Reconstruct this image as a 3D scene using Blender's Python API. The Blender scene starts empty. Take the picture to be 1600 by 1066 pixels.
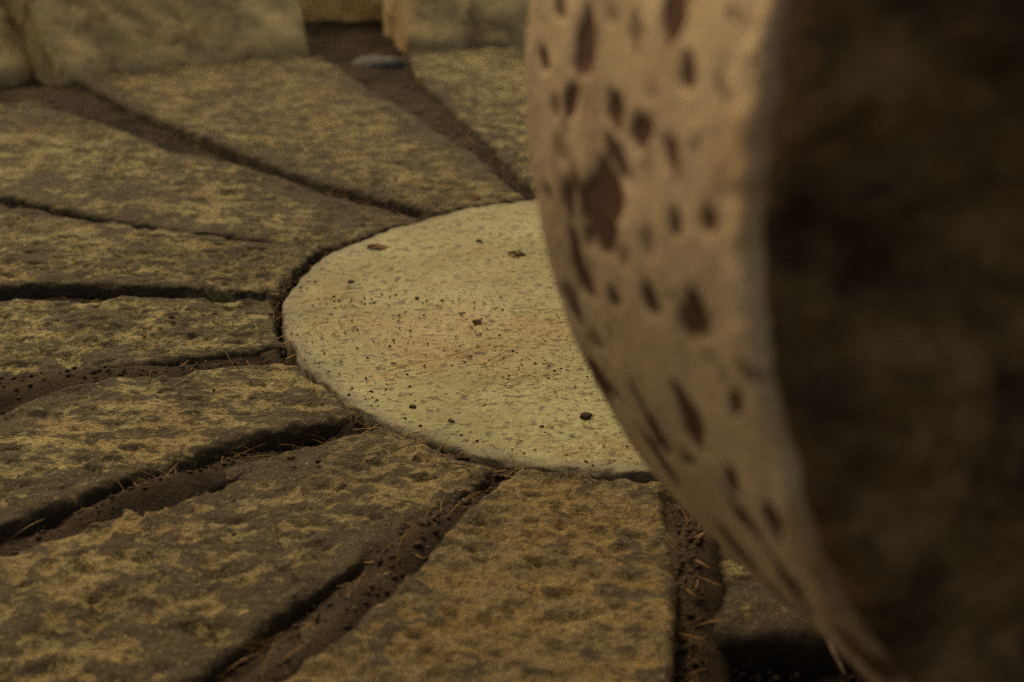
import bpy, math, random
import numpy as np
from mathutils import Vector, Matrix

random.seed(4)
rng = np.random.default_rng(4)
S = bpy.context.scene
COL = S.collection

# ------------------------------------------------------------------ camera
F_PX = 2222.2                      # 50 mm lens on a 36 mm sensor, photo width 1600
CAM = np.array([0.0, -0.989, 0.345])
PITCH, YAW = 0.367, -0.131
cf = np.array([math.sin(YAW)*math.cos(PITCH), math.cos(YAW)*math.cos(PITCH), -math.sin(PITCH)])
cr = np.cross(cf, [0, 0, 1]); cr /= np.linalg.norm(cr)
cu = np.cross(cr, cf)
cam_d = bpy.data.cameras.new('camera')
cam = bpy.data.objects.new('camera', cam_d); COL.objects.link(cam)
M = Matrix(((cr[0], cu[0], -cf[0], CAM[0]), (cr[1], cu[1], -cf[1], CAM[1]), (cr[2], cu[2], -cf[2], CAM[2]), (0, 0, 0, 1)))
cam.matrix_world = M
cam_d.lens = 50; cam_d.sensor_width = 36; cam_d.clip_start = 0.02; cam_d.clip_end = 200
cam_d.dof.use_dof = True
cam_d.dof.focus_distance = 0.86
cam_d.dof.aperture_fstop = 7.5
cam_d.dof.aperture_blades = 0
S.camera = cam

# ------------------------------------------------------------------ light
SUN_EL, SUN_AZ = math.radians(50), math.radians(124)      # azimuth from +X towards +Y
w = bpy.data.worlds.new('World'); S.world = w; w.use_nodes = True
nt = w.node_tree
sky = nt.nodes.new('ShaderNodeTexSky'); sky.sky_type = 'NISHITA'; sky.sun_disc = False
sky.sun_elevation = SUN_EL; sky.sun_rotation = math.pi/2 - SUN_AZ
sky.dust_density = 6.0; sky.air_density = 1.0; sky.ozone_density = 0.3
nt.links.new(sky.outputs[0], nt.nodes['Background'].inputs[0])
nt.nodes['Background'].inputs[1].default_value = 0.095
sun_d = bpy.data.lights.new('sun', 'SUN'); sun_d.energy = 1.25; sun_d.angle = math.radians(28)
sun_d.color = (1.0, 0.90, 0.70)
sun = bpy.data.objects.new('sun', sun_d); COL.objects.link(sun)
sd = Vector((math.cos(SUN_EL)*math.cos(SUN_AZ), math.cos(SUN_EL)*math.sin(SUN_AZ), math.sin(SUN_EL)))
sun.rotation_euler = sd.to_track_quat('Z', 'Y').to_euler(); sun.location = sd*5
vs = S.view_settings
vs.view_transform = 'Standard'; vs.look = 'None'; vs.gamma = 1; vs.use_curve_mapping = False
vs.exposure = 0.22
vs.use_white_balance = True
vs.white_balance_temperature = 10800
vs.white_balance_tint = 5
S.cycles.max_bounces = 6
S.cycles.use_denoising = False

# ------------------------------------------------------------------ numeric helpers
PERM = rng.permutation(256); PERM = np.concatenate([PERM]*3)
GR = rng.normal(size=(256, 3)); GR /= np.linalg.norm(GR, axis=1)[:, None]
def noise(P):
    P = np.asarray(P, float) + 100.0
    i = np.floor(P).astype(int); f = P - i; i &= 255
    u = f*f*f*(f*(f*6-15)+10)
    out = 0
    for dx in (0, 1):
        wx = u[..., 0] if dx else 1-u[..., 0]
        for dy in (0, 1):
            wy = u[..., 1] if dy else 1-u[..., 1]
            for dz in (0, 1):
                wz = u[..., 2] if dz else 1-u[..., 2]
                h = PERM[PERM[PERM[(i[..., 0]+dx) & 255] + ((i[..., 1]+dy) & 255)] + ((i[..., 2]+dz) & 255)]
                g = GR[h]
                out = out + wx*wy*wz*(g[..., 0]*(f[..., 0]-dx)+g[..., 1]*(f[..., 1]-dy)+g[..., 2]*(f[..., 2]-dz))
    return out*1.5
def fbm(P, octs=4, gain=.5):
    a, s, o = 1.0, 1.0, 0
    for k in range(octs):
        o = o + a*noise(np.asarray(P)*s + 17.3*k); a *= gain; s *= 2.03
    return o
def sstep(a, b, x):
    t = np.clip((x-a)/(b-a), 0, 1); return t*t*(3-2*t)
def worley(X, Y, cell, aniso=1.0, seed=0, jit=.85):
    """distance to the nearest jittered point, and that point's random number"""
    x = X/cell/aniso; y = Y/cell
    ix = np.floor(x).astype(int); iy = np.floor(y).astype(int)
    best = np.full(x.shape, 9.0); rnd = np.zeros(x.shape)
    for dx in (-1, 0, 1):
        for dy in (-1, 0, 1):
            cx = ix+dx; cy = iy+dy
            h = PERM[(PERM[(cx+seed) & 255] + cy*7) & 255]
            h2 = PERM[(h + 91 + seed) & 255]; h3 = PERM[(h2 + 53) & 255]
            px = cx+.5+jit*(h/255-.5); py = cy+.5+jit*(h2/255-.5)
            d = np.hypot(x-px, y-py)
            m = d < best
            best = np.where(m, d, best); rnd = np.where(m, h3/255, rnd)
    return best, rnd
def unproj(px, py, z=0.0):
    d = cr*((px-800)/F_PX) + cu*((533-py)/F_PX) + cf
    return CAM + (z-CAM[2])/d[2]*d
def proj(P):
    v = P-CAM; z = v@cf
    return 800+F_PX*(v@cr)/z, 533-F_PX*(v@cu)/z

# ------------------------------------------------------------------ object helpers
def mesh_obj(name, V, F, mat, parent=None, attrs=None, smooth=True):
    me = bpy.data.meshes.new(name)
    V = np.asarray(V, np.float32)
    if isinstance(F, np.ndarray):
        k = F.shape[1]
        me.vertices.add(len(V)); me.vertices.foreach_set('co', V.ravel())
        me.loops.add(F.size); me.loops.foreach_set('vertex_index', F.ravel().astype(np.int32))
        me.polygons.add(len(F))
        me.polygons.foreach_set('loop_start', np.arange(len(F), dtype=np.int32)*k)
        me.update(calc_edges=True)
    else:
        me.from_pydata(V.tolist(), [], F)
    me.validate()
    if smooth: me.shade_smooth()
    for k, a in (attrs or {}).items():
        at = me.attributes.new(k, 'FLOAT', 'POINT'); at.data.foreach_set('value', np.asarray(a, np.float32).ravel())
    me.materials.append(mat)
    o = bpy.data.objects.new(name, me); COL.objects.link(o)
    if parent: o.parent = parent
    return o
def grid_faces(n, m, wrap=False):
    """n rows, m columns"""
    i = np.arange(n-1)[:, None]; j = np.arange(m if wrap else m-1)[None, :]
    a = i*m+j; b = i*m+(j+1) % m; c = (i+1)*m+(j+1) % m; d = (i+1)*m+j
    return np.stack([a, b, c, d], -1).reshape(-1, 4)
def tag(o, label=None, cat=None, group=None, kind=None):
    if label: o['label'] = label
    if cat: o['category'] = cat
    if group: o['group'] = group
    if kind: o['kind'] = kind
    return o

# ------------------------------------------------------------------ materials
class NT:
    def __init__(s, name, rough=.8):
        s.m = bpy.data.materials.new(name); s.m.use_nodes = True
        s.t = s.m.node_tree; s.b = s.t.nodes['Principled BSDF']; s.b.inputs['Roughness'].default_value = rough; s.b.inputs['Specular IOR Level'].default_value = .12
        s.co = s.n('ShaderNodeTexCoord').outputs['Object']
    def n(s, t, **k):
        x = s.t.nodes.new(t)
        for a, v in k.items():
            if a in x.inputs: x.inputs[a].default_value = v
            else: setattr(x, a, v)
        return x
    def l(s, a, b): s.t.links.new(a, b)
    def noise(s, scale, detail=4, rough=.6, stretch=None, dist=0):
        v = s.co
        if stretch:
            mp = s.n('ShaderNodeMapping'); mp.inputs['Scale'].default_value = stretch; s.l(v, mp.inputs[0]); v = mp.outputs[0]
        x = s.n('ShaderNodeTexNoise'); x.inputs['Scale'].default_value = scale; x.inputs['Detail'].default_value = detail
        x.inputs['Roughness'].default_value = rough; x.inputs['Distortion'].default_value = dist
        s.l(v, x.inputs['Vector']); return x.outputs['Fac']
    def ramp(s, f, a, b, ca=0.0, cb=1.0):
        x = s.n('ShaderNodeMapRange'); x.interpolation_type = 'SMOOTHSTEP'
        s.l(f, x.inputs[0])
        for i, v in zip((1, 2, 3, 4), (a, b, ca, cb)): x.inputs[i].default_value = v
        return x.outputs[0]
    def math(s, op, a, b):
        x = s.n('ShaderNodeMath'); x.operation = op
        for i, v in enumerate((a, b)):
            if isinstance(v, (int, float)): x.inputs[i].default_value = v
            else: s.l(v, x.inputs[i])
        return x.outputs[0]
    def mix(s, f, a, b, mode='MIX'):
        x = s.n('ShaderNodeMix'); x.data_type = 'RGBA'; x.blend_type = mode
        for i, v in ((0, f), (6, a), (7, b)):
            if isinstance(v, (int, float)): x.inputs[i].default_value = v
            elif isinstance(v, tuple): x.inputs[i].default_value = (*v, 1)
            else: s.l(v, x.inputs[i])
        return x.outputs[2]
    def attr(s, name):
        x = s.n('ShaderNodeAttribute'); x.attribute_name = name; return x.outputs['Fac']
    def voro(s, scale, feat='F1', stretch=None):
        v = s.co
        if stretch:
            mp = s.n('ShaderNodeMapping'); mp.inputs['Scale'].default_value = stretch; s.l(v, mp.inputs[0]); v = mp.outputs[0]
        x = s.n('ShaderNodeTexVoronoi'); x.feature = feat; x.inputs['Scale'].default_value = scale
        s.l(v, x.inputs['Vector']); return x
    def bump(s, h, dist, strength=1.0, prev=None):
        x = s.n('ShaderNodeBump'); x.inputs['Distance'].default_value = dist; x.inputs['Strength'].default_value = strength
        s.l(h, x.inputs['Height'])
        if prev is not None: s.l(prev, x.inputs['Normal'])
        return x.outputs[0]
    def done(s, col, nrm=None, rough=None):
        if isinstance(col, tuple): s.b.inputs['Base Color'].default_value = (*col, 1)
        else: s.l(col, s.b.inputs['Base Color'])
        if nrm is not None: s.l(nrm, s.b.inputs['Normal'])
        if rough is not None: s.l(rough, s.b.inputs['Roughness'])
        return s.m

def mat_slab():
    t = NT('chiselled_stone', .72)
    big = t.noise(5.5, 4, .6); mid = t.noise(28, 5, .65, dist=.6); fine = t.noise(190, 4, .7); dent = t.attr('dent')
    light = t.mix(t.ramp(mid, .35, .65), (.325, .275, .133), (.190, .155, .080))
    warm = t.attr('warm')
    light = t.mix(t.ramp(t.noise(9, 3), .54, .68, 0, .6), light, (.25, .15, .07))         # rusty tint
    light = t.mix(t.math('MULTIPLY', warm, .8), light, t.mix(t.ramp(t.noise(16, 4, .7, stretch=(.7, 2, 1)), .4, .6), (.12, .080, .042), (.20, .125, .050)))
    dark = t.mix(t.ramp(fine, .3, .7), (.024, .018, .014), (.058, .044, .030))
    rnd_ = t.n('ShaderNodeObjectInfo').outputs['Random']
    # dark patina lies on the worn high surface, fresh dents stay pale
    m = t.math('ADD', t.math('ADD', t.math('MULTIPLY', big, .8), t.math('MULTIPLY', mid, .95)), t.math('MULTIPLY', dent, -.62))
    m = t.math('ADD', m, t.math('MULTIPLY', t.math('SUBTRACT', rnd_, .5), .14))
    m = t.math('ADD', m, t.math('MULTIPLY', t.math('SUBTRACT', t.noise(34, 4, .6, stretch=(.7, 2.0, 1)), .5), 1.0))
    m = t.math('ADD', m, t.math('MULTIPLY', t.attr('edge_dark'), .24))
    m = t.math('ADD', m, t.math('MULTIPLY', t.math('SUBTRACT', t.noise(75, 5, .72, stretch=(1, 1.5, 1), dist=.8), .5), .9))
    f = t.ramp(m, .76, .89)
    c = t.mix(t.math('MULTIPLY', f, .86), light, dark)
    c = t.mix(t.ramp(t.noise(300, 3, .8), .47, .62, .0, .75), c, (.055, .042, .028))
    c = t.mix(t.ramp(t.noise(410, 2, .6), .60, .68, .0, .5), c, (.32, .285, .16))     # grain
    v = t.voro(75)
    c = t.mix(t.ramp(v.outputs['Distance'], .10, .22, .65, 0), c, (.05, .035, .025))
    st = t.ramp(t.math('ADD', t.noise(3.2, 4, .6), t.math('ADD', t.math('MULTIPLY', t.attr('edge_dark'), .10), t.math('MULTIPLY', warm, .05))), .52, .66, 0, .55)   # broad brown-black stains
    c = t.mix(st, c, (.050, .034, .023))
    c = t.mix(t.attr('side'), c, (.028, .021, .016))  # soil stain plus joint shadow, painted on the slab's lower sides
    h = t.math('ADD', t.math('MULTIPLY', t.noise(60, 6, .7), 1.0), t.math('MULTIPLY', t.noise(300, 4, .8), .5))
    return t.done(c, t.bump(h, .0060, 1.0))
def mat_hub():
    t = NT('dressed_pale_stone', .55)
    mid = t.noise(9, 4, .6); fine = t.noise(260, 4, .75)
    c = t.mix(t.ramp(mid, .35, .7), (.268, .268, .125), (.178, .172, .080))
    # brown dust trodden into the middle
    c = t.mix(t.ramp(t.attr('dust'), .2, 1, 0, .75), c, (.30, .20, .09))
    c = t.mix(t.ramp(t.noise(5, 5, .7, dist=.5), .48, .68, 0, .5), c, (.24, .17, .085))
    c = t.mix(t.ramp(fine, .38, .58, .8, 0), c, (.17, .135, .07))
    sp = t.ramp(t.noise(210, 2.2, .5, stretch=(.8, 1.1, 1)), .60, .63)
    gate = t.ramp(t.noise(30, 3, .7), .38, .46)
    c = t.mix(t.math('MULTIPLY', t.math('MULTIPLY', sp, gate), .9), c, (.065, .05, .035))
    sp2 = t.ramp(t.noise(300, 3, .6), .60, .65)
    gate2 = t.ramp(t.noise(55, 3, .7), .40, .50)
    c = t.mix(t.math('MULTIPLY', t.math('MULTIPLY', sp2, gate2), .75), c, (.075, .055, .032))
    c = t.mix(t.math('MULTIPLY', t.attr('edge_dark'), .75), c, (.10, .08, .055))
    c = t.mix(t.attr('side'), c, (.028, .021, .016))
    h = t.math('SUBTRACT', t.math('ADD', t.noise(240, 5, .75), t.noise(50, 4, .6)), t.math('MULTIPLY', sp, .7))
    t.b.inputs['Specular IOR Level'].default_value = .25
    return t.done(c, t.bump(h, .0016, .8), t.ramp(mid, .3, .7, .45, .66))
def mat_soil():
    t = NT('joint_soil', .95)
    c = t.mix(t.ramp(t.noise(22, 4), .4, .62), (.016, .011, .010), (.045, .029, .020))
    c = t.mix(t.ramp(t.noise(260, 4, .8), .5, .75, 0, .5), c, (.11, .075, .045))
    c = t.mix(t.math('MULTIPLY', t.attr('pale'), .8), c, (.075, .052, .034))
    h = t.math('ADD', t.noise(140, 5, .8), t.noise(480, 3, .7))
    return t.done(c, t.bump(h, .003, 1))
def mat_kerb():
    t = NT('kerb_stone', .85)
    c = t.mix(t.ramp(t.noise(7, 5, .65), .35, .65), (.68, .52, .27), (.53, .385, .195))
    c = t.mix(t.ramp(t.noise(14, 5, .7, dist=.8), .50, .64, 0, .8), c, (.25, .155, .085))
    c = t.mix(t.ramp(t.noise(160, 4, .7), .35, .7, 0, .4), c, (.09, .07, .045))
    h = t.math('ADD', t.noise(40, 6, .7), t.math('MULTIPLY', t.noise(260, 3), .3))
    return t.done(c, t.bump(h, .006, .8))
def mat_rim():
    t = NT('pitted_rim_stone', .75)
    c = t.mix(t.ramp(t.noise(11, 4, .6), .35, .65), (.64, .475, .315), (.55, .40, .26))
    c = t.mix(t.ramp(t.noise(34, 4, .65, stretch=(1, 1, .5)), .52, .68, 0, .6), c, (.26, .155, .095))
    c = t.mix(t.math('MULTIPLY', t.attr('rust'), .75), c, (.27, .12, .035))
    pit = t.math('ADD', t.attr('pit'), t.math('MULTIPLY', t.math('SUBTRACT', t.noise(90, 4, .7), .5), .5))
    c = t.mix(t.ramp(pit, .10, .75, 0, .97), c, (.105, .050, .034))
    c = t.mix(t.ramp(t.noise(300, 3, .7), .35, .7, 0, .25), c, (.10, .065, .04))
    h = t.math('ADD', t.noise(55, 5, .65), t.math('MULTIPLY', t.noise(300, 3), .4))
    return t.done(c, t.bump(h, .0018, .7))
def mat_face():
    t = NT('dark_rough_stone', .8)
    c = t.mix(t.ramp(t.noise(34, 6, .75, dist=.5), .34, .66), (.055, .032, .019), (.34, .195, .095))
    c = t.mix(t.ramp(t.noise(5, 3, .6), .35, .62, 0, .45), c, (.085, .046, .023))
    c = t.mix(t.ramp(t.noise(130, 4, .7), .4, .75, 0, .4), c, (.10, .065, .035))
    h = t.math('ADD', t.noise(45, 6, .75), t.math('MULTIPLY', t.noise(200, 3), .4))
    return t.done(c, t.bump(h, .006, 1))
def mat_flat(name, a, b, scale=60, rough=.8, bd=.001):
    t = NT(name, rough)
    c = t.mix(t.ramp(t.noise(scale, 4, .65), .35, .65), a, b)
    return t.done(c, t.bump(t.noise(scale*3, 4, .7), bd, .8))
M_SLAB, M_HUB, M_SOIL, M_KERB, M_RIM, M_FACE = mat_slab(), mat_hub(), mat_soil(), mat_kerb(), mat_rim(), mat_face()
M_PEB = mat_flat('grey_pebble', (.10, .105, .10), (.05, .05, .048), 60)
M_GRIT = mat_flat('dark_grit', (.03, .021, .017), (.075, .05, .034), 200)
M_PGRIT = mat_flat('pale_grit', (.22, .18, .12), (.12, .09, .06), 200)
M_STRAW = mat_flat('straw', (.42, .28, .11), (.27, .15, .055), 150, .6, .0003)
M_FIBRE = mat_flat('plant_fibre', (.30, .19, .075), (.17, .09, .035), 150, .7, .0003)
M_LEAF = mat_flat('dry_leaf', (.17, .075, .03), (.09, .045, .022), 120, .7, .0006)
M_GROUND = mat_flat('packed_earth', (.10, .075, .045), (.05, .038, .025), 6, .95, .01)

def polar(pts):
    P = np.array([unproj(*p)[:2] for p in pts]); r = np.hypot(P[:, 0], P[:, 1]); a = np.unwrap(np.arctan2(P[:, 1], P[:, 0]))
    return r, a % (2*np.pi)
R_OUT = 1.12
def side(pts, rmax=R_OUT):
    """edge of a slab traced in the photo -> angle as a function of radius"""
    r, a = polar(pts); o = np.argsort(r); r, a = r[o], a[o]
    return r, a
D = math.radians
# traced joints: (edge of the slab on the smaller-angle side, edge of the slab on the larger-angle side)
def ext(pts, ang_out=None):
    r, a = side(pts)
    if r[-1] < R_OUT:
        slope = 0 if ang_out is None else None
        a_out = a[-1] if ang_out is None else D(ang_out)
        r = np.append(r, R_OUT+.01); a = np.append(a, a_out)
    return r, a
const = lambda d: (np.array([.2, 1.2]), np.array([D(d), D(d)]))
J8lo = ext([(822, 282), (762, 218), (702, 162), (655, 118), (640, 66)])       # slab right of the wide joint
J8hi = ext([(818, 306), (790, 285), (730, 240), (640, 180), (560, 130), (500, 90)])
J7lo = ext([(662, 330), (600, 311), (500, 281), (400, 246), (300, 206), (200, 163), (118, 122)])
J7hi = ext([(640, 333), (500, 297), (350, 253), (250, 227), (150, 190), (50, 157), (0, 157)])
J6lo = ext([(492, 383), (400, 372), (300, 359), (200, 343), (100, 322), (0, 298)], 163)
J6hi = ext([(482, 390), (300, 370), (150, 351), (0, 322)], 164.2)
J5lo = ext([(420, 457), (250, 452), (120, 443), (0, 449)], 183.6)
J5hi = ext([(418, 464), (250, 461), (130, 465), (0, 470)], 185.6)
J4lo = ext([(440, 541), (300, 556), (150, 574), (0, 596)], 206)
J4hi = ext([(455, 566), (430, 564), (300, 577), (200, 592), (100, 612), (0, 650)], 209.8)
J3lo = ext([(552, 649), (450, 672), (300, 707), (150, 757), (0, 815)], 229)
J3hi = ext([(572, 668), (400, 705), (300, 748), (200, 793), (120, 827), (0, 866)], 231.5)
J2lo = ext([(765, 742), (700, 781), (620, 828), (560, 872), (430, 950), (300, 1050)], 248.5)
J2hi = ext([(788, 746), (742, 775), (700, 830), (668, 880), (610, 940), (560, 978), (480, 1030), (430, 1066)], 254)
J1lo = ext([(1046, 770), (1056, 850), (1048, 950), (1040, 1066)], 269)
J1hi = ext([(1090, 800), (1102, 900), (1114, 1000)], 275)
JLIST = [(J8lo, J8hi), (J7lo, J7hi), (J6lo, J6hi), (J5lo, J5hi), (J4lo, J4hi), (J3lo, J3hi), (J2lo, J2hi), (J1lo, J1hi)]

# ------------------------------------------------------------------ ground and joint bed
R_OUT = 1.12
def soil_height(X, Y):
    r = np.hypot(X, Y)
    z = -.020 + .007*fbm(np.stack([X*9, Y*9, X*0+3], -1), 4) + .004*fbm(np.stack([X*60, Y*60, X*0], -1), 3)
    return z
g = 860
xs = np.linspace(-1.7, 1.7, g); X, Y = np.meshgrid(xs, xs)
Z = soil_height(X, Y)
def bump_at(px, py, rx, ry, amp, rot=0):
    c = unproj(px, py); dx = X-c[0]; dy = Y-c[1]
    cs, sn = math.cos(rot), math.sin(rot)
    u = dx*cs+dy*sn; v = -dx*sn+dy*cs
    return amp*np.exp(-(u/rx)**2-(v/ry)**2)
RJ = np.hypot(X, Y); AJ = np.arctan2(Y, X) % (2*np.pi)
for lo_, hi_ in JLIST:
    a0_ = np.interp(RJ, *lo_); a1_ = np.interp(RJ, *hi_); t_ = (AJ-a0_)/np.maximum(a1_-a0_, .004)
    m_ = (t_ > -.6) & (t_ < 1.6) & (RJ > .312) & (RJ < 1.13)
    sl = -.0105+.004*sstep(.15, .9, t_)+.004*fbm(np.stack([X*25, Y*25, X*0], -1), 3)
    Z = np.where(m_, sl+.002*fbm(np.stack([X*70, Y*70, X*0], -1), 3), Z)
Z = np.where((RJ < .30) | ((RJ > .312) & (RJ < 1.1)), np.minimum(Z, -.007), Z)
Rg = np.hypot(X, Y); Z = np.where(np.abs(Rg-.306) < .007, -.0045+.003*fbm(np.stack([X*40, Y*40, X*0], -1), 3), Z)
pale = np.zeros_like(X)
for a in ((690, 190, .26, .035, .012, math.radians(116)), (90, 145, .10, .04, .008, math.radians(140)),
          (30, 600, .12, .03, .014, math.radians(207)), (480, 1000, .09, .016, .010, math.radians(250)),
          (1082, 900, .15, .02, .014, math.radians(270)), (560, 75, .05, .05, .012, 0), (245, 765, .05, .018, .012, math.radians(231)),
          (650, 830, .05, .018, .010, math.radians(250))):
    b = bump_at(*a); Z += b; pale = np.maximum(pale, b/a[4])
pale *= .7+.6*fbm(np.stack([X*20, Y*20, X*0], -1), 3)
Z -= bump_at(1180, 1020, .06, .045, .03)
floor = mesh_obj('stone_floor', np.stack([X, Y, Z], -1).reshape(-1, 3), grid_faces(g, g), M_SOIL, attrs={'pale': np.clip(pale, 0, 1)})
tag(floor, kind='structure')
gx = np.linspace(-40, 40, 90); GX, GY = np.meshgrid(gx, gx)
ground = mesh_obj('ground', np.stack([GX, GY, -.07+.0*GX], -1).reshape(-1, 3), grid_faces(90, 90), M_GROUND)
tag(ground, kind='structure')

# ------------------------------------------------------------------ paving stones of the round bed
hub_px = [(820, 314), (740, 325), (660, 345), (600, 364), (540, 385), (503, 403), (470, 435), (447, 465), (440, 490), (462, 545), (508, 598), (578, 648), (645, 677), (745, 709), (805, 724), (900, 736), (1015, 742)]
hr, ha = polar(hub_px)
ha = np.where(ha < 1.2, ha+2*np.pi, ha)
def hub_radius(a):
    a = np.mod(a, 2*np.pi)
    xa = np.concatenate([[0, .8], ha, [2*np.pi-.7, 2*np.pi]]); xr = np.concatenate([[.298, .30], hr, [.30, .298]])
    o = np.argsort(xa)
    r = np.interp(a, xa[o], xr[o])
    return r + .0034*noise(np.stack([np.cos(a)*9, np.sin(a)*9, a*0], -1)) + .0020*noise(np.stack([np.cos(a)*35, np.sin(a)*35, a*0], -1))

def build_slab(sa, sb, r0a, r0b, r1=R_OUT, res=.003, seed=0, cell=.021, depth=.0042, z0=0., tilt=0., aniso=1.0, rnd=.0045, soft=.15, warm=0., label=None, dens=1.):
    """sa: side at the smaller angle, sb: side at the larger one, each (radii, angles)"""
    (ra, aa), (rb, ab) = sa, sb
    wid = (np.interp(r1, rb, ab)-np.interp(r1, ra, aa))
    nu = int(min(230, max(30, (wid*min(r1, .85))/res))); nv = int((r1-.3)/res*1.0)
    u = np.linspace(0, 1, nu); v = np.linspace(0, 1, nv)**1.25
    U, Vv = np.meshgrid(u, v)
    Rr = (r0a*(1-U)+r0b*U)*(1-Vv) + r1*Vv
    # inner end follows the round stone
    A0 = np.interp(Rr, ra, aa); A1 = np.interp(Rr, rb, ab)
    Am = A0*(1-U)+A1*U
    inner = hub_radius(Am)+.004+ (r0a-.312)*(1-U)+(r0b-.312)*U
    Rr = inner*(1-Vv)+r1*Vv
    ex_ = sstep(.32, .46, Rr); A0 = np.interp(Rr, ra, aa)+(.0022-.0062*ex_)/Rr; A1 = np.interp(Rr, rb, ab)+(.0048*ex_-.0018)/Rr
    wob = .0022*noise(np.stack([Rr*28, U*0+seed, U*0], -1))/Rr + .0012*noise(np.stack([Rr*110, U*0+seed, U*0+4], -1))/Rr
    A = A0*(1-U)+A1*U + wob*((1-U)**3*1.0 + U**3*-1.0)
    # corner rounding: pull the sides in at the ends
    X = Rr*np.cos(A); Y = Rr*np.sin(A)
    W = (A1-A0)*Rr
    eu = np.minimum(U, 1-U)*W; ev0 = Rr-inner; ev1 = r1-Rr
    e = np.minimum(np.minimum(eu, ev0), ev1)
    Pn = np.stack([X, Y, X*0+seed*3.1], -1)
    e = e + .0030*fbm(Pn*60, 4)
    # rotate the tool marks into the slab's own frame
    am = float(np.mean(A)); lx = X*math.cos(am)+Y*math.sin(am); ly = -X*math.sin(am)+Y*math.cos(am)
    wx = .006*fbm(Pn*55, 3); wy = .006*fbm(Pn*55+9, 3)
    d1, q1 = worley(lx+wx, ly+wy, cell*.72, aniso, seed*13)
    k1 = (1-sstep(.12, .50, d1))*(q1 > .15)*(.5+.7*q1)
    d2, q2 = worley(lx+wy, ly+wx, cell*.55, 1.5, seed*13+5)
    k2 = (1-sstep(.0, .5, d2))*(q2 > .5)
    gate = sstep(-.35, .25, fbm(Pn*7+5, 2))
    dent = np.clip(k1*gate*dens + .45*k2*(1-.5*gate), 0, 1.2)
    d3, q3 = worley(X+wx*.9, Y+wy*.6, .011, 3.6, seed*13+9)
    gouge = (1-sstep(.08, .27, d3))*(q3 > .5)*(.3+.8*q3)
    keep = sstep(.004, .016, e)
    rr_ = rnd+(.009*sstep(.55, .95, U)+.004*(1-sstep(0, .12, Vv)))*soft
    ee = np.clip(e, 0, rr_)/rr_
    z = z0 + tilt*(U-.5) - rr_*.8*(1-np.sqrt(1-(1-ee)**2)) \
        + .0026*fbm(Pn*6, 3) + .0016*fbm(Pn*32, 3) + .0011*fbm(Pn*np.array([90., 150., 1.]), 3) - depth*.75*dent*keep - .0022*gouge*keep
    # crumbled hollows along the arris
    ch = sstep(.18, .5, fbm(Pn*14+31, 3))*(1-sstep(.0, .03, e)); z = z - .003*ch
    edge_dark = (1-sstep(.0, .045+.03*fbm(Pn*8, 2), e))*sstep(0, .09, ev0+.02*fbm(Pn*20, 2)) * sstep(-.3, .3, fbm(Pn*5+2, 2))  # shadow bands beside the joints and some grime, both put into the colour
    # skirt
    def ring(V):
        return np.pad(V, 1, mode='edge')
    X, Y, z, dent, edge_dark = map(ring, (X, Y, z, dent*keep, edge_dark))
    edge = np.ones_like(X, bool); edge[1:-1, 1:-1] = False
    z[edge] = -.065
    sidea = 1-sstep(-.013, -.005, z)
    F = grid_faces(*X.shape)
    o = mesh_obj('paving_stone', np.stack([X, Y, z], -1).reshape(-1, 3), F, M_SLAB, floor, {'dent': dent, 'edge_dark': edge_dark, 'side': sidea, 'warm': np.full(z.shape, warm)})
    if label: o['label'] = label
    return o

SL = [
    (const(95.5), J8lo, .31, .318, dict(seed=1, cell=.017, depth=.0040, aniso=1.7, res=.0036)),
    (J8hi, J7lo, .312, .312, dict(seed=2, warm=0.45, cell=.017, depth=.0042, aniso=1.7, res=.0034, z0=.001)),
    (J7hi, J6lo, .312, .316, dict(seed=3, cell=.019, depth=.0045, aniso=1.2, z0=-.001)),
    (J6hi, J5lo, .314, .317, dict(seed=4, warm=0.2, cell=.019, depth=.004, aniso=1.1, z0=.002)),
    (J5hi, J4lo, .315, .312, dict(seed=5, cell=.022, depth=.0048, z0=0)),
    (J4hi, J3lo, .312, .310, dict(seed=6, warm=0.15, cell=.024, depth=.0055, z0=.001, res=.0026)),
    (J3hi, J2lo, .310, .312, dict(seed=7, warm=0.55, cell=.023, depth=.0050, z0=-.001, res=.0024)),
    (J2hi, J1lo, .312, .312, dict(seed=8, warm=0.95, cell=.024, depth=.0040, aniso=.6, z0=0, res=.0024)),
    (J1hi, const(294), .32, .312, dict(seed=9, warm=0.3, r1=.43, cell=.022, depth=.003, z0=-.006, res=.0022, rnd=.016, soft=.8, label='short broken paving stone with a dark rounded end beside the millstone')),
]
for sa, sb, ra, rb, kw in SL: build_slab(sa, sb, ra, rb, **kw)
hid = [(296, 316), (317.5, 339), (340.5, 361), (362.5, 384), (385.5, 406), (407.5, 430), (431.5, 454)]
for k, (a, b) in enumerate(hid):
    build_slab(const(a), const(b), .312, .312, seed=20+k, cell=.021, res=.008)

# central round stone
na, nr = 520, 170
a = np.linspace(0, 2*np.pi, na, endpoint=False); q = np.linspace(.004, 1, nr)**.9
A, Q = np.meshgrid(a, q); RB = hub_radius(A); Rr = RB*Q
X = Rr*np.cos(A); Y = Rr*np.sin(A); e = RB-Rr
Pn = np.stack([X, Y, X*0+.7], -1); e2 = np.clip(e+.0035*fbm(Pn*50, 4), 0, 1)
ee = np.clip(e2, 0, .004)/.004
z = .006*(1-(Rr/.3)**2) - .0035*(1-np.sqrt(1-(1-ee)**2)) + .0016*fbm(Pn*7, 3) + .0005*fbm(Pn*60, 3)
d1, q1 = worley(X+.002*fbm(Pn*80, 2), Y+.002*fbm(Pn*80+5, 2), .011, 1.3, 77)
z -= .0016*(1-sstep(.05, .32, d1))*(q1 > .62)*sstep(-.2, .2, fbm(Pn*9, 2))
dust = np.zeros_like(X)
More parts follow.
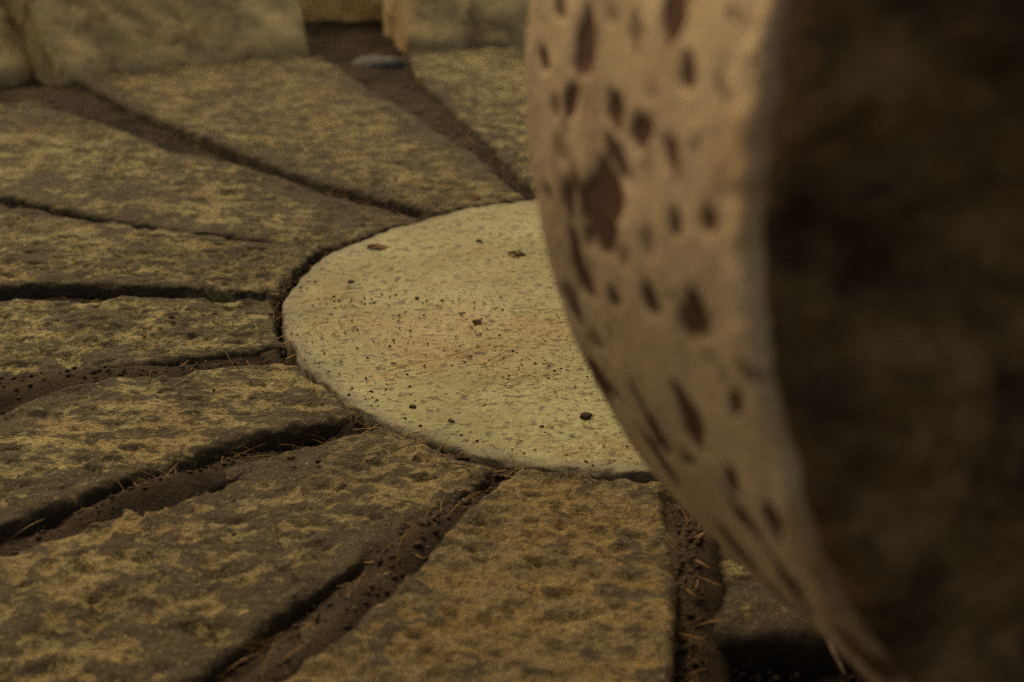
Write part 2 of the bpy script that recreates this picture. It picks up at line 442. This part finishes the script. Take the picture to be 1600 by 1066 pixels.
def dab(px, py, rx, ry, amp, rot=0):
    c = unproj(px, py); dx = X-c[0]; dy = Y-c[1]; cs, sn = math.cos(rot), math.sin(rot)
    return amp*np.exp(-((dx*cs+dy*sn)/rx)**2-((-dx*sn+dy*cs)/ry)**2)
dust = np.clip(dab(820, 510, .12, .06, 1.2, .5)+dab(640, 580, .08, .035, .7, .3)+dab(950, 700, .08, .03, .5)+dab(500, 500, .05, .06, .5)+dab(520, 440, .04, .05, .35), 0, 1)
dust *= np.clip(.75+.9*fbm(Pn*25, 4), 0, 1.3)
edge_dark = np.clip((1-sstep(0, .016, e2))+.5*(1-sstep(0, .06, e2))*sstep(-.1, .5, fbm(Pn*18, 3)), 0, 1)  # grime, heavier towards the round stone's edge
X, Y, z, dust, edge_dark = [np.vstack([V, V[-1:]]) for V in (X, Y, z, dust, edge_dark)]
z[-1] = -.065
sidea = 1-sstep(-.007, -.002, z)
cV = np.vstack([np.stack([X, Y, z], -1).reshape(-1, 3), [[0, 0, z[0].mean()]]])
Fq = grid_faces(X.shape[0], na, True)
Fq = [tuple(f) for f in Fq.tolist()] + [(len(cV)-1, j, (j+1) % na) for j in range(na)]
hub = mesh_obj('round_stone', cV, Fq, M_HUB, floor, {'dust': np.append(dust.ravel(), 0), 'edge_dark': np.append(edge_dark.ravel(), 0), 'side': np.append(sidea.ravel(), 0)})
hub['label'] = 'pale smooth round stone at the centre of the fan of paving stones'
def hubz(x, y):
    r = math.hypot(x, y)
    return .006*(1-(r/.3)**2) if r < .3 else 0.

# ------------------------------------------------------------------ low kerb round the bed
kerb = bpy.data.objects.new('stone_kerb', None); COL.objects.link(kerb); kerb.location = (-.7, .9, 0)
tag(kerb, 'low kerb of rough pale stone blocks round the far side of the paving', 'kerb')
def kerb_stone(a0, a1, r0, r1, h, zb=-.05, seed=0, lean=.85, res=.008):
    """block standing on the bed's edge; the face leans back"""
    na = max(8, int((a1-a0)*r0/res)); nh = int(h/res)+4; nd = int((r1-r0)/res/1.5)
    rows = []
    for k in np.linspace(0, 1, nh): rows.append((r0+lean*(max(0, zb+(h-zb)*k)), zb+(h-zb)*k))
    rt = r0+lean*h
    for k in np.linspace(0, 1, nd)[1:]: rows.append((rt+(r1-rt)*k, h))
    for k in np.linspace(0, 1, 5)[1:]: rows.append((r1, h+(zb-h)*k))
    RZ = np.array(rows)
    u = np.linspace(0, 1, na); U, R = np.meshgrid(u, RZ[:, 0]); _, Zz = np.meshgrid(u, RZ[:, 1])
    A = a0+(a1-a0)*U
    eu = np.minimum(U, 1-U)*(a1-a0)*r0
    t = np.clip(eu/.022, 0, 1); pinch = (1-np.sqrt(1-(1-t)**2))
    top = np.clip((h-Zz)/.02, 0, 1); front = np.clip((R-rt)/.02, 0, 1)
    corner = np.where(Zz < h-1e-6, 1-top, 1-front)**2
    X = R*np.cos(A); Y = R*np.sin(A)
    P = np.stack([X, Y, Zz+seed], -1)
    dn = .014*fbm(P*9, 4)+.005*fbm(P*40, 4)
    isf = (Zz < h-1e-6) & (R < r1-.01)
    R2 = R + np.where(isf, dn, 0)+.018*pinch+.006*corner; Z2 = Zz + np.where(isf, 0, dn*.8)-.012*pinch*(Zz > h*.7)-.006*corner
    X = R2*np.cos(A); Y = R2*np.sin(A)
    V = np.stack([X, Y, Z2], -1)
    V = np.concatenate([V, V[:1]], 0)
    # end caps: collapse to the block's middle line
    V = np.concatenate([V[:, :1], V[:, :1], V, V[:, -1:], V[:, -1:]], 1)
    for s in (0, -1): V[:, s] = V[:, s]*.0 + V[:, s].mean(0)
    fk = grid_faces(V.shape[0], V.shape[1]); col_ = fk[:, 0] % V.shape[1]
    fk = fk[(col_ != 1) & (col_ != V.shape[1]-3)]
    o = mesh_obj('stone', V.reshape(-1, 3), fk, M_KERB, kerb)
    o.matrix_parent_inverse = Matrix.Translation((.7, -.9, 0))
    return o
def ang(px, py):
    p = unproj(px, py); return math.atan2(p[1], p[0]), math.hypot(p[0], p[1])
aB1, _ = ang(85, 118); aB0, _ = ang(494, 90)
kerb_stone(aB0, aB1, 1.125, 1.36, .16, seed=1)
aC1, _ = ang(636, 66)
kerb_stone(D(92), aC1, 1.175, 1.40, .17, seed=2)
aA0, _ = ang(62, 108)
kerb_stone(aA0, aA0+.30, 1.215, 1.42, .16, seed=3)
# block set back in the gap, its foot higher than the bed
aG0, _ = ang(604, 30); aG1, _ = ang(500, 20)
kerb_stone(aG0-.27, aG1+.06, ang(550, 15)[1], ang(550, 15)[1]+.2, .17, seed=4, lean=.2)
for k, (a, b) in enumerate(((62, 76), (77, 91), (46, 61), (158, 176), (177, 196), (197, 214))):
    kerb_stone(D(a), D(b), 1.13+.02*(k % 2), 1.37, .15, seed=10+k, res=.014)

# ------------------------------------------------------------------ millstone standing on the bed
WC = np.array([.231, -.616, .262]); PHI, TAU = -1.325, .030; RN, RF, WW = .2255, .257, .174
ax = np.array([math.cos(PHI)*math.cos(TAU), math.sin(PHI)*math.cos(TAU), math.sin(TAU)])
e1 = np.cross(ax, [0, 0, 1]); e1 /= np.linalg.norm(e1); e2 = np.cross(e1, ax)
wheel = bpy.data.objects.new('millstone', None); COL.objects.link(wheel)
wc = WC-ax*WW/2
wheel.location = (wc[0], wc[1], 0.0)
tag(wheel, 'upright round millstone with a pale pitted rim and dark rough side, close on the right', 'millstone')
nth, ns = 1100, 130
th = np.linspace(0, 2*np.pi, nth, endpoint=False); s = np.linspace(0, 1, ns)
TH, SS = np.meshgrid(th, s)             # s=0 far edge, s=1 near edge
def rim_pos(TH, SS, dr=0.):
    R = RF+(RN-RF)*SS+dr
    C = WC-ax*WW*(1-SS)[..., None]
    return C+R[..., None]*(np.cos(TH)[..., None]*e1+np.sin(TH)[..., None]*e2)
P0 = rim_pos(TH, SS)
nrm = np.cos(TH)[..., None]*e1+np.sin(TH)[..., None]*e2
face_cam = ((CAM-P0)*nrm).sum(-1) > 0
PX, PY = proj(P0)
PX = PX+5*fbm(P0*28, 2); PY = PY+9*fbm(P0*28+7, 2)
# pits seen in the photo: centre x, y, half width, half height, lean (px per px), strength
PITS = [(938, 350, 24, 40, .1, .7), (955, 225, 12, 34, .3, .6), (1070, 500, 10, 30, .4, .6), (985, 60, 10, 30, .2, .45), (895, 470, 9, 34, .3, .55), (912, 62, 17, 52, .0, 1), (845, 97, 6, 20, .2, .9), (890, 155, 8, 26, -.2, .7), (863, 168, 6, 20, .1, .45), (958, 168, 17, 34, .2, .9),
        (1003, 208, 18, 24, -.1, 1.1), (1055, 22, 19, 58, -.1, .9), (1076, 110, 9, 28, .0, .9), (1128, 145, 9, 24, .35, .45), (990, 38, 9, 22, .3, .5),
        (1172, 97, 6, 8, 0, .5), (1052, 255, 14, 44, .25, .65), (1092, 230, 6, 14, 0, .4), (925, 320, 20, 56, .12, .85), (948, 290, 18, 50, .2, .7),
        (965, 250, 11, 34, .4, .7), (885, 320, 8, 32, .2, .65), (851, 298, 5, 16, .2, .5), (1055, 347, 8, 25, .0, 1.1), (1105, 335, 9, 24, .1, .9),
        (904, 408, 8, 46, .3, .95), (920, 445, 7, 34, .3, .6), (962, 468, 6, 15, .3, .8), (1018, 468, 8, 32, .25, .95), (1046, 466, 5, 8, 0, .5),
        (1086, 488, 16, 42, .25, .9), (1165, 575, 8, 22, .5, .55), (945, 605, 6, 40, .75, .85), (1015, 645, 7, 52, .48, 1.05), (1072, 640, 11, 56, .45, .95),
        (1148, 634, 10, 26, .0, .9), (1074, 718, 6, 11, .4, .6), (928, 530, 8, 18, .3, .4), (1085, 775, 5, 34, .9, .8), (1150, 790, 5, 50, .7, .9), (1145, 752, 6, 24, .35, .8),
        (1190, 850, 6, 48, .85, .9), (1213, 828, 8, 30, .45, .8), (1255, 930, 7, 34, .8, .9), (1130, 590, 8, 22, .3, .35), (1010, 385, 9, 24, .2, .4), (975, 400, 9, 20, .2, .35),
        (870, 230, 8, 22, .1, .35), (1020, 150, 8, 16, .2, .3), (1140, 20, 10, 16, .2, .7), (870, 12, 8, 16, .1, .5), (950, 20, 7, 14, .1, .4), (1110, 560, 7, 16, .3, .35)]
PN = fbm(P0*60+4, 3); PN2 = fbm(P0*35+8, 3)
pit = np.zeros_like(TH)
for (x, y, a_, b_, ln, st) in PITS:
    dy = PY-y; dx = PX-x-ln*dy
    # pear shape, blunt at one end
    k = 1+.35*np.clip(dy/b_, -1, 1)*(1 if (x+y) % 2 < 1 else -1)
    a2 = a_*1.12+(3 if y > 420 else 1.)
    dx = dx+.35*a_*PN2; d = np.sqrt((dx/(a2*k))**2+(dy/(b_*1.22))**2)+.45*PN
    pit = np.maximum(pit, min(1.2, st*1.15)*(1-sstep(.55, 1.1, d)))
pit *= face_cam
inframe = face_cam & (PX > 780) & (PX < 1450) & (PY > -60) & (PY < 1150)
arc = TH*.24; dW, qW = worley(arc+.006*fbm(P0*30, 2), SS*WW+.004*fbm(P0*30+3, 2), .030, 1.6, 200)
rp = (1-sstep(.18, .40, dW))*(qW > .45)*(.5+.6*qW)
pit = np.where(inframe, pit, rp)
dr = .0014*fbm(P0*9, 3)+.0005*fbm(P0*50, 3)-.0014*np.clip(pit, 0, 1)
edge_n = np.clip((1-SS)*WW/.004, 0, 1); edge_f = np.clip(SS*WW/.008, 0, 1)
dr = dr-.004*(1-np.sqrt(1-(1-edge_n)**2))-.008*(1-np.sqrt(1-(1-edge_f)**2))
dr += (.0009*fbm(P0*24+11, 3)+.0014*fbm(P0*90+1, 3))*(1-sstep(0, .02, (1-SS)*WW))
rust = np.exp(-((PX-1285)/45)**2-((PY-985)/40)**2)*face_cam
rust = np.maximum(rust, .55*sstep(.86, 1, SS)*sstep(-.2, .4, fbm(P0*18, 3)))
Pr = rim_pos(TH, SS, dr)
off = wc*[1, 1, 0]
rim_o = mesh_obj('rim', (Pr-off).reshape(-1, 3), grid_faces(ns, nth, True), M_RIM, wheel, {'pit': pit, 'rust': rust})
rim_o['label'] = 'pale brown rim full of dark pits'
# side faces
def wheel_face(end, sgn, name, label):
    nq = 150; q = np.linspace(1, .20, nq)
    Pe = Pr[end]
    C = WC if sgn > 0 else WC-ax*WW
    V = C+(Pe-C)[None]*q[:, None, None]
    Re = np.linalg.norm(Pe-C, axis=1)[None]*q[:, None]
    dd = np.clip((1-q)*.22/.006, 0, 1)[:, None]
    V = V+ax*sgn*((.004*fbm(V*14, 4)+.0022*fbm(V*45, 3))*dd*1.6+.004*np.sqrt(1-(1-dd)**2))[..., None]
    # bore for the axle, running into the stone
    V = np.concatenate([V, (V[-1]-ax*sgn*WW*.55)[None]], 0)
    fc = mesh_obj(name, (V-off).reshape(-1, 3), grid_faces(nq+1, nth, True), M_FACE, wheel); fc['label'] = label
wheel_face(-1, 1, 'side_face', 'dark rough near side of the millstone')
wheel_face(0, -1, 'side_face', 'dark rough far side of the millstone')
print('hub of wheel at', proj(WC))

# ------------------------------------------------------------------ small things lying about
def blob(name, c, r, mat, seed=0, parent=None, sub=2):
    import bmesh
    bm = bmesh.new(); bmesh.ops.create_icosphere(bm, subdivisions=sub, radius=1)
    V = np.array([v.co[:] for v in bm.verts]); F = [tuple(v.index for v in f.verts) for f in bm.faces]; bm.free()
    V = V*(1+.55*fbm(V*1.6+seed*5.1, 3))[:, None]*np.array(r)
    an = seed*1.7; V = V@np.array([[math.cos(an), math.sin(an), 0], [-math.sin(an), math.cos(an), 0], [0, 0, 1]])
    o = mesh_obj(name, V, F, mat, parent); o.location = c
    return o
def at(px, py, z=None):
    p = unproj(px, py, 0.)
    zz = hubz(p[0], p[1]) if z is None else z
    p = unproj(px, py, zz); return p
p = at(585, 108, -.015)
tag(blob('pebble', p, (.028, .04, .018), M_PEB, 1), 'smooth blue-grey pebble in the wide joint near the kerb', 'pebble')
p = at(404, 556, -.012)
tag(blob('pebble', p, (.013, .011, .009), M_PEB, 3), 'small grey pebble wedged in the joint left of the round stone', 'pebble')

def leaf(px, py, L, W, rot, z, label, curl=.12):
    n, m = 14, 7
    V = []
    for i in range(n):
        t = i/(n-1); wdt = W*math.sin(math.pi*min(1, t*1.02+.02))**.7
        for j in range(m):
            s_ = j/(m-1)*2-1
            V.append(((t-.5)*L, s_*wdt*.5*(1+.2*math.sin(t*17+s_)), .06*L*math.sin(t*5)+curl*wdt*abs(s_)**1.5+.0006*math.sin(9*t+7*s_)))
    V = np.array(V); F = grid_faces(n, m)
    V2 = V.copy(); V2[:, 2] -= .0004
    FF = np.concatenate([F, F[:, ::-1]+len(V)])
    o = mesh_obj('dry_leaf', np.vstack([V, V2]), FF, M_LEAF)
    p = at(px, py, z); o.location = (p[0], p[1], p[2]+.002); o.rotation_euler = (0, 0, rot)
    return tag(o, label, 'leaf')
leaf(594, 391, .022, .009, -.1, None, 'curled brown leaf on the far left edge of the round stone')
leaf(741, 312, .012, .010, .4, 0.0, 'small reddish leaf scrap standing in the joint behind the round stone')
leaf(808, 400, .014, .007, .2, None, 'small brown leaf scrap on the round stone beside the millstone')

def crumb(px, py, sx, label, k, z=None, m=None):
    p = at(px, py, z); s_ = sx*.38*(np.linalg.norm(p-CAM)/F_PX)
    o = blob('dirt_crumb', (p[0], p[1], p[2]+s_*.3), (s_, s_*.9, s_*.6), m or M_GRIT, k, sub=2)
    return tag(o, label, 'crumb', 'crumbs of dirt on the stones')
CR = [(548, 442, 13, 'dark crumb on the upper left of the round stone'), (651, 467, 9, 'round dark crumb left of the middle of the round stone'),
      (748, 379, 16, 'dark flake near the far rim of the round stone'), (847, 668, 11, 'black crumb on the near side of the round stone'),
      (851, 677, 7, 'tiny black crumb touching the black crumb near the millstone'), (866, 580, 7, 'small black crumb below the middle of the round stone beside the millstone'),
      (645, 637, 15, 'flat brown crumb on the near left of the round stone'), (915, 653, 26, 'flat brown chip on the round stone near the millstone foot'),
      (455, 717, 17, 'dark crumb on the slab in front of the round stone'), (497, 722, 14, 'brown crumb pair on the slab in front of the round stone'),
      (268, 497, 12, 'dark crumb on the middle left slab'), (226, 527, 8, 'small dark crumb left of the middle left slab centre'),
      (745, 505, 18, 'long dark flake at the middle of the round stone'), (705, 660, 16, 'brown flake on the near middle of the round stone'),
      (410, 460, 17, 'dark crumb at the end of the narrow joint left of the round stone'), (423, 492, 12, 'black crumb in the joint at the left tip of the round stone')]
for k, (x, y, sx, lb) in enumerate(CR): crumb(x, y, sx, lb, k+3, None if math.hypot(*unproj(x, y)[:2]) < .3 else .002)

def tube(pts, r, k=5):
    pts = np.array(pts, float); n = len(pts); V = []
    T = np.gradient(pts, axis=0); T /= np.linalg.norm(T, axis=1)[:, None]+1e-9
    for i in range(n):
        a_ = np.cross(T[i], [0.1, .2, 1]); a_ /= np.linalg.norm(a_)+1e-9; b_ = np.cross(T[i], a_)
        rr = r*(1-.6*(i/(n-1))**3)
        for j in range(k):
            an = 2*math.pi*j/k; V.append(pts[i]+rr*(math.cos(an)*a_+math.sin(an)*b_))
    F = grid_faces(n, k, True)
    return np.array(V), F
def strand(px0, px1, bow, r_, label, name='straw', lift=.0012, z=None, mat=None, cat='straw', group='straws on the round stone'):
    P = []
    for t in np.linspace(0, 1, 14):
        x = px0[0]+(px1[0]-px0[0])*t; y = px0[1]+(px1[1]-px0[1])*t - bow*math.sin(math.pi*t)+1.2*math.sin(t*9+px0[0])
        q_ = at(x, y, z); P.append(q_+np.array([0, 0, lift+.0015*math.sin(math.pi*t)]))
    r = r_*.5 if name == 'straw' else r_
    V, F = tube(P, r)
    o = mesh_obj(name, V-P[0], F, mat or M_STRAW); o.location = P[0]
    return tag(o, label, cat, group)
strand((697, 560), (808, 545), 4, .0006, 'longest straw across the middle of the round stone')
strand((755, 572), (812, 540), -3, .0006, 'slanting straw right of the middle of the round stone')
strand((785, 604), (842, 590), 2, .0005, 'straw lying near the foot of the millstone')
strand((468, 494), (600, 487), 5, .0004, 'thin straw on the left tip of the round stone')
strand((470, 530), (520, 505), 3, .0006, 'short thick straw at the left edge of the round stone')
strand((600, 588), (700, 566), 4, .0005, 'straw reaching left from the middle of the round stone')
strand((800, 485), (868, 486), -2, .0005, 'straw running under the millstone edge on the far right of the round stone')
strand((530, 470), (560, 460), 3, .0007, 'short pale straw on the upper left of the round stone')
# upright hair-like stalks
def stalk(px, py, px2, py2, label, z=-.002, r=.0005):
    b_ = at(px, py, z); dist = np.dot(b_-CAM, cf); up = (cr*(px2-px)+cu*(py-py2))/F_PX*dist
    P = [b_+up*t+np.array([0.001*math.sin(t*4), .0, 0]) for t in np.linspace(0, 1, 10)]
    V, F = tube(P, r); o = mesh_obj('grass_stalk', V-b_, F, M_STRAW); o.location = b_
    return tag(o, label, 'stalk', 'dry stalks standing up from the paving')
stalk(434, 854, 424, 797, 'pale dry stalk standing on the big near-left slab')
stalk(629, 838, 622, 805, 'bright dry stalk standing in the near joint')
stalk(640, 845, 655, 818, 'bent dry stalk leaning right in the near joint', -.006)
stalk(556, 655, 554, 640, 'short dry stalk at the near left corner of the round stone', -.002)
stalk(232, 775, 238, 752, 'short dry stalk among the orange fibres in the left joint', -.01)
strand((1272, 968), (1318, 1075), -8, .0016, 'brown root hanging beside the foot of the millstone', 'root', .006, 0.0, M_GRIT, 'root', None)

# masses nobody could count ------------------------------------------------
def scatter_tubes(name, n, pick, r, L, mat, spread=.4):
    VV, FF, o_ = [], [], 0
    for _ in range(n):
        x, y, z, hd = pick()
        l = L*random.uniform(.4, 1.3); el = random.uniform(-.1, spread); bend = random.uniform(-.8, .8)
        P = []; cx, cy, cz = x, y, z
        for i in range(6):
            P.append((cx, cy, cz)); a_ = hd+bend*i/5
            cx += l/5*math.cos(a_)*math.cos(el); cy += l/5*math.sin(a_)*math.cos(el); cz += l/5*math.sin(el)*(1-i/6.0)
        V, F = tube(P, r*random.uniform(.6, 1.3), 3); VV.append(V); FF.append(F+o_); o_ += len(V)
    o = mesh_obj(name, np.vstack(VV), np.vstack(FF), mat); tag(o, kind='stuff'); return o
JOINTS = [(J8lo, J8hi, .35, 1.1), (J7lo, J7hi, .33, 1.1), (J6lo, J6hi, .32, .8), (J5lo, J5hi, .33, .8), (J4lo, J4hi, .31, .75), (J3lo, J3hi, .31, .6), (J2lo, J2hi, .31, .56), (J1lo, J1hi, .32, .5)]
def sz(x, y):
    i = int(round((x+1.7)/3.4*(g-1))); j = int(round((y+1.7)/3.4*(g-1)))
    return float(Z[max(0, min(g-1, j)), max(0, min(g-1, i))])
def in_joint():
    lo, hi, r0, r1 = random.choice(JOINTS); r = r0+(r1-r0)*random.random()**1.2
    a0, a1 = np.interp(r, *lo), np.interp(r, *hi); a_ = a0+(a1-a0)*random.uniform(.02, .98)
    if random.random() < .35: a_ = random.uniform(math.radians(100), math.radians(272)); r = float(hub_radius(np.array(a_)))+random.uniform(0, .009)
    x, y = r*math.cos(a_), r*math.sin(a_); return x, y, sz(x, y), random.uniform(0, 6.28)
def in_px(spots, sx, sy, z=None):
    def f():
        x, y = random.choice(spots); x += random.gauss(0, sx); y += random.gauss(0, sy)
        p = unproj(x, y, 0.)
        zz = (hubz(p[0], p[1])+.0012 if math.hypot(p[0], p[1]) < .295 else sz(p[0], p[1])) if z is None else z
        return p[0], p[1], zz, random.uniform(-.6, .9)
    return f
scatter_tubes('root_hairs', 650, in_joint, .00035, .018, M_FIBRE, .8)
scatter_tubes('fine_chaff', 420, in_px([(620, 580), (680, 565), (740, 555), (800, 535), (850, 520), (500, 500), (520, 480), (900, 690), (960, 715), (760, 600), (860, 600)], 38, 22), .00012, .015, M_STRAW, .12)
scatter_tubes('dry_grass_litter', 420, in_px([(200, 790), (230, 778), (255, 765), (280, 755), (300, 745)], 12, 6, -.012), .0003, .013, mat_flat('orange_grass', (.24, .12, .04), (.12, .055, .02), 120, .7, .0003), .5)
scatter_tubes('dry_grass_litter', 160, in_px([(630, 850), (645, 870), (620, 840)], 12, 14, -.010), .0003, .014, M_STRAW, .8)
scatter_tubes('dry_grass_litter', 120, in_px([(150, 590), (120, 585), (250, 348), (265, 345)], 14, 4, -.010), .0003, .012, M_LEAF, .5)

def scatter_grit(name, n, pick, s0, s1, mat):
    T = np.array([(1, 1, 1), (1, -1, -1), (-1, 1, -1), (-1, -1, 1), (0, 0, 1.3), (1.2, 0, -.2)])
    Fo = [(0, 4, 2), (0, 1, 4)]
    oc = np.array([(1, 0, 0), (-1, 0, 0), (0, 1, 0), (0, -1, 0), (0, 0, 1), (0, 0, -1)], float)
    of = np.array([(0, 2, 4), (2, 1, 4), (1, 3, 4), (3, 0, 4), (2, 0, 5), (1, 2, 5), (3, 1, 5), (0, 3, 5)])
    VV, FF = [], []
    for k in range(n):
        x, y, z, hd = pick(); s_ = s0+(s1-s0)*random.random()**3
        V = oc*(s_*np.array([random.uniform(.7, 1.3) for _ in range(18)]).reshape(6, 3))*[1, 1, .65]
        V = V@np.array([[math.cos(hd), math.sin(hd), 0], [-math.sin(hd), math.cos(hd), 0], [0, 0, 1]])
        VV.append(V+[x, y, z+s_*.25]); FF.append(of+6*k)
    o = mesh_obj(name, np.vstack(VV), np.vstack(FF), mat, smooth=False); return tag(o, kind='stuff')
scatter_grit('joint_grit', 5200, in_joint, .0005, .0026, M_GRIT)
scatter_grit('joint_grit', 700, in_joint, .0005, .0016, M_PGRIT)
def on_hub():
    while True:
        r = .29*math.sqrt(random.random()); a_ = random.uniform(1.6, 5.2); x, y = r*math.cos(a_), r*math.sin(a_)
        if random.random() < .35+.65*(y < -.03): return x, y, hubz(x, y), random.random()*6
scatter_grit('fine_grit', 2600, on_hub, .0002, .0014, M_GRIT)
def on_slabs():
    r = .32+.6*random.random(); a_ = random.uniform(math.radians(118), math.radians(270)); x, y = r*math.cos(a_), r*math.sin(a_)
    return x, y, .0005, random.random()*6
scatter_grit('fine_grit', 500, on_slabs, .0005, .0018, M_GRIT)
# litter in the dark hollow at the foot of the millstone
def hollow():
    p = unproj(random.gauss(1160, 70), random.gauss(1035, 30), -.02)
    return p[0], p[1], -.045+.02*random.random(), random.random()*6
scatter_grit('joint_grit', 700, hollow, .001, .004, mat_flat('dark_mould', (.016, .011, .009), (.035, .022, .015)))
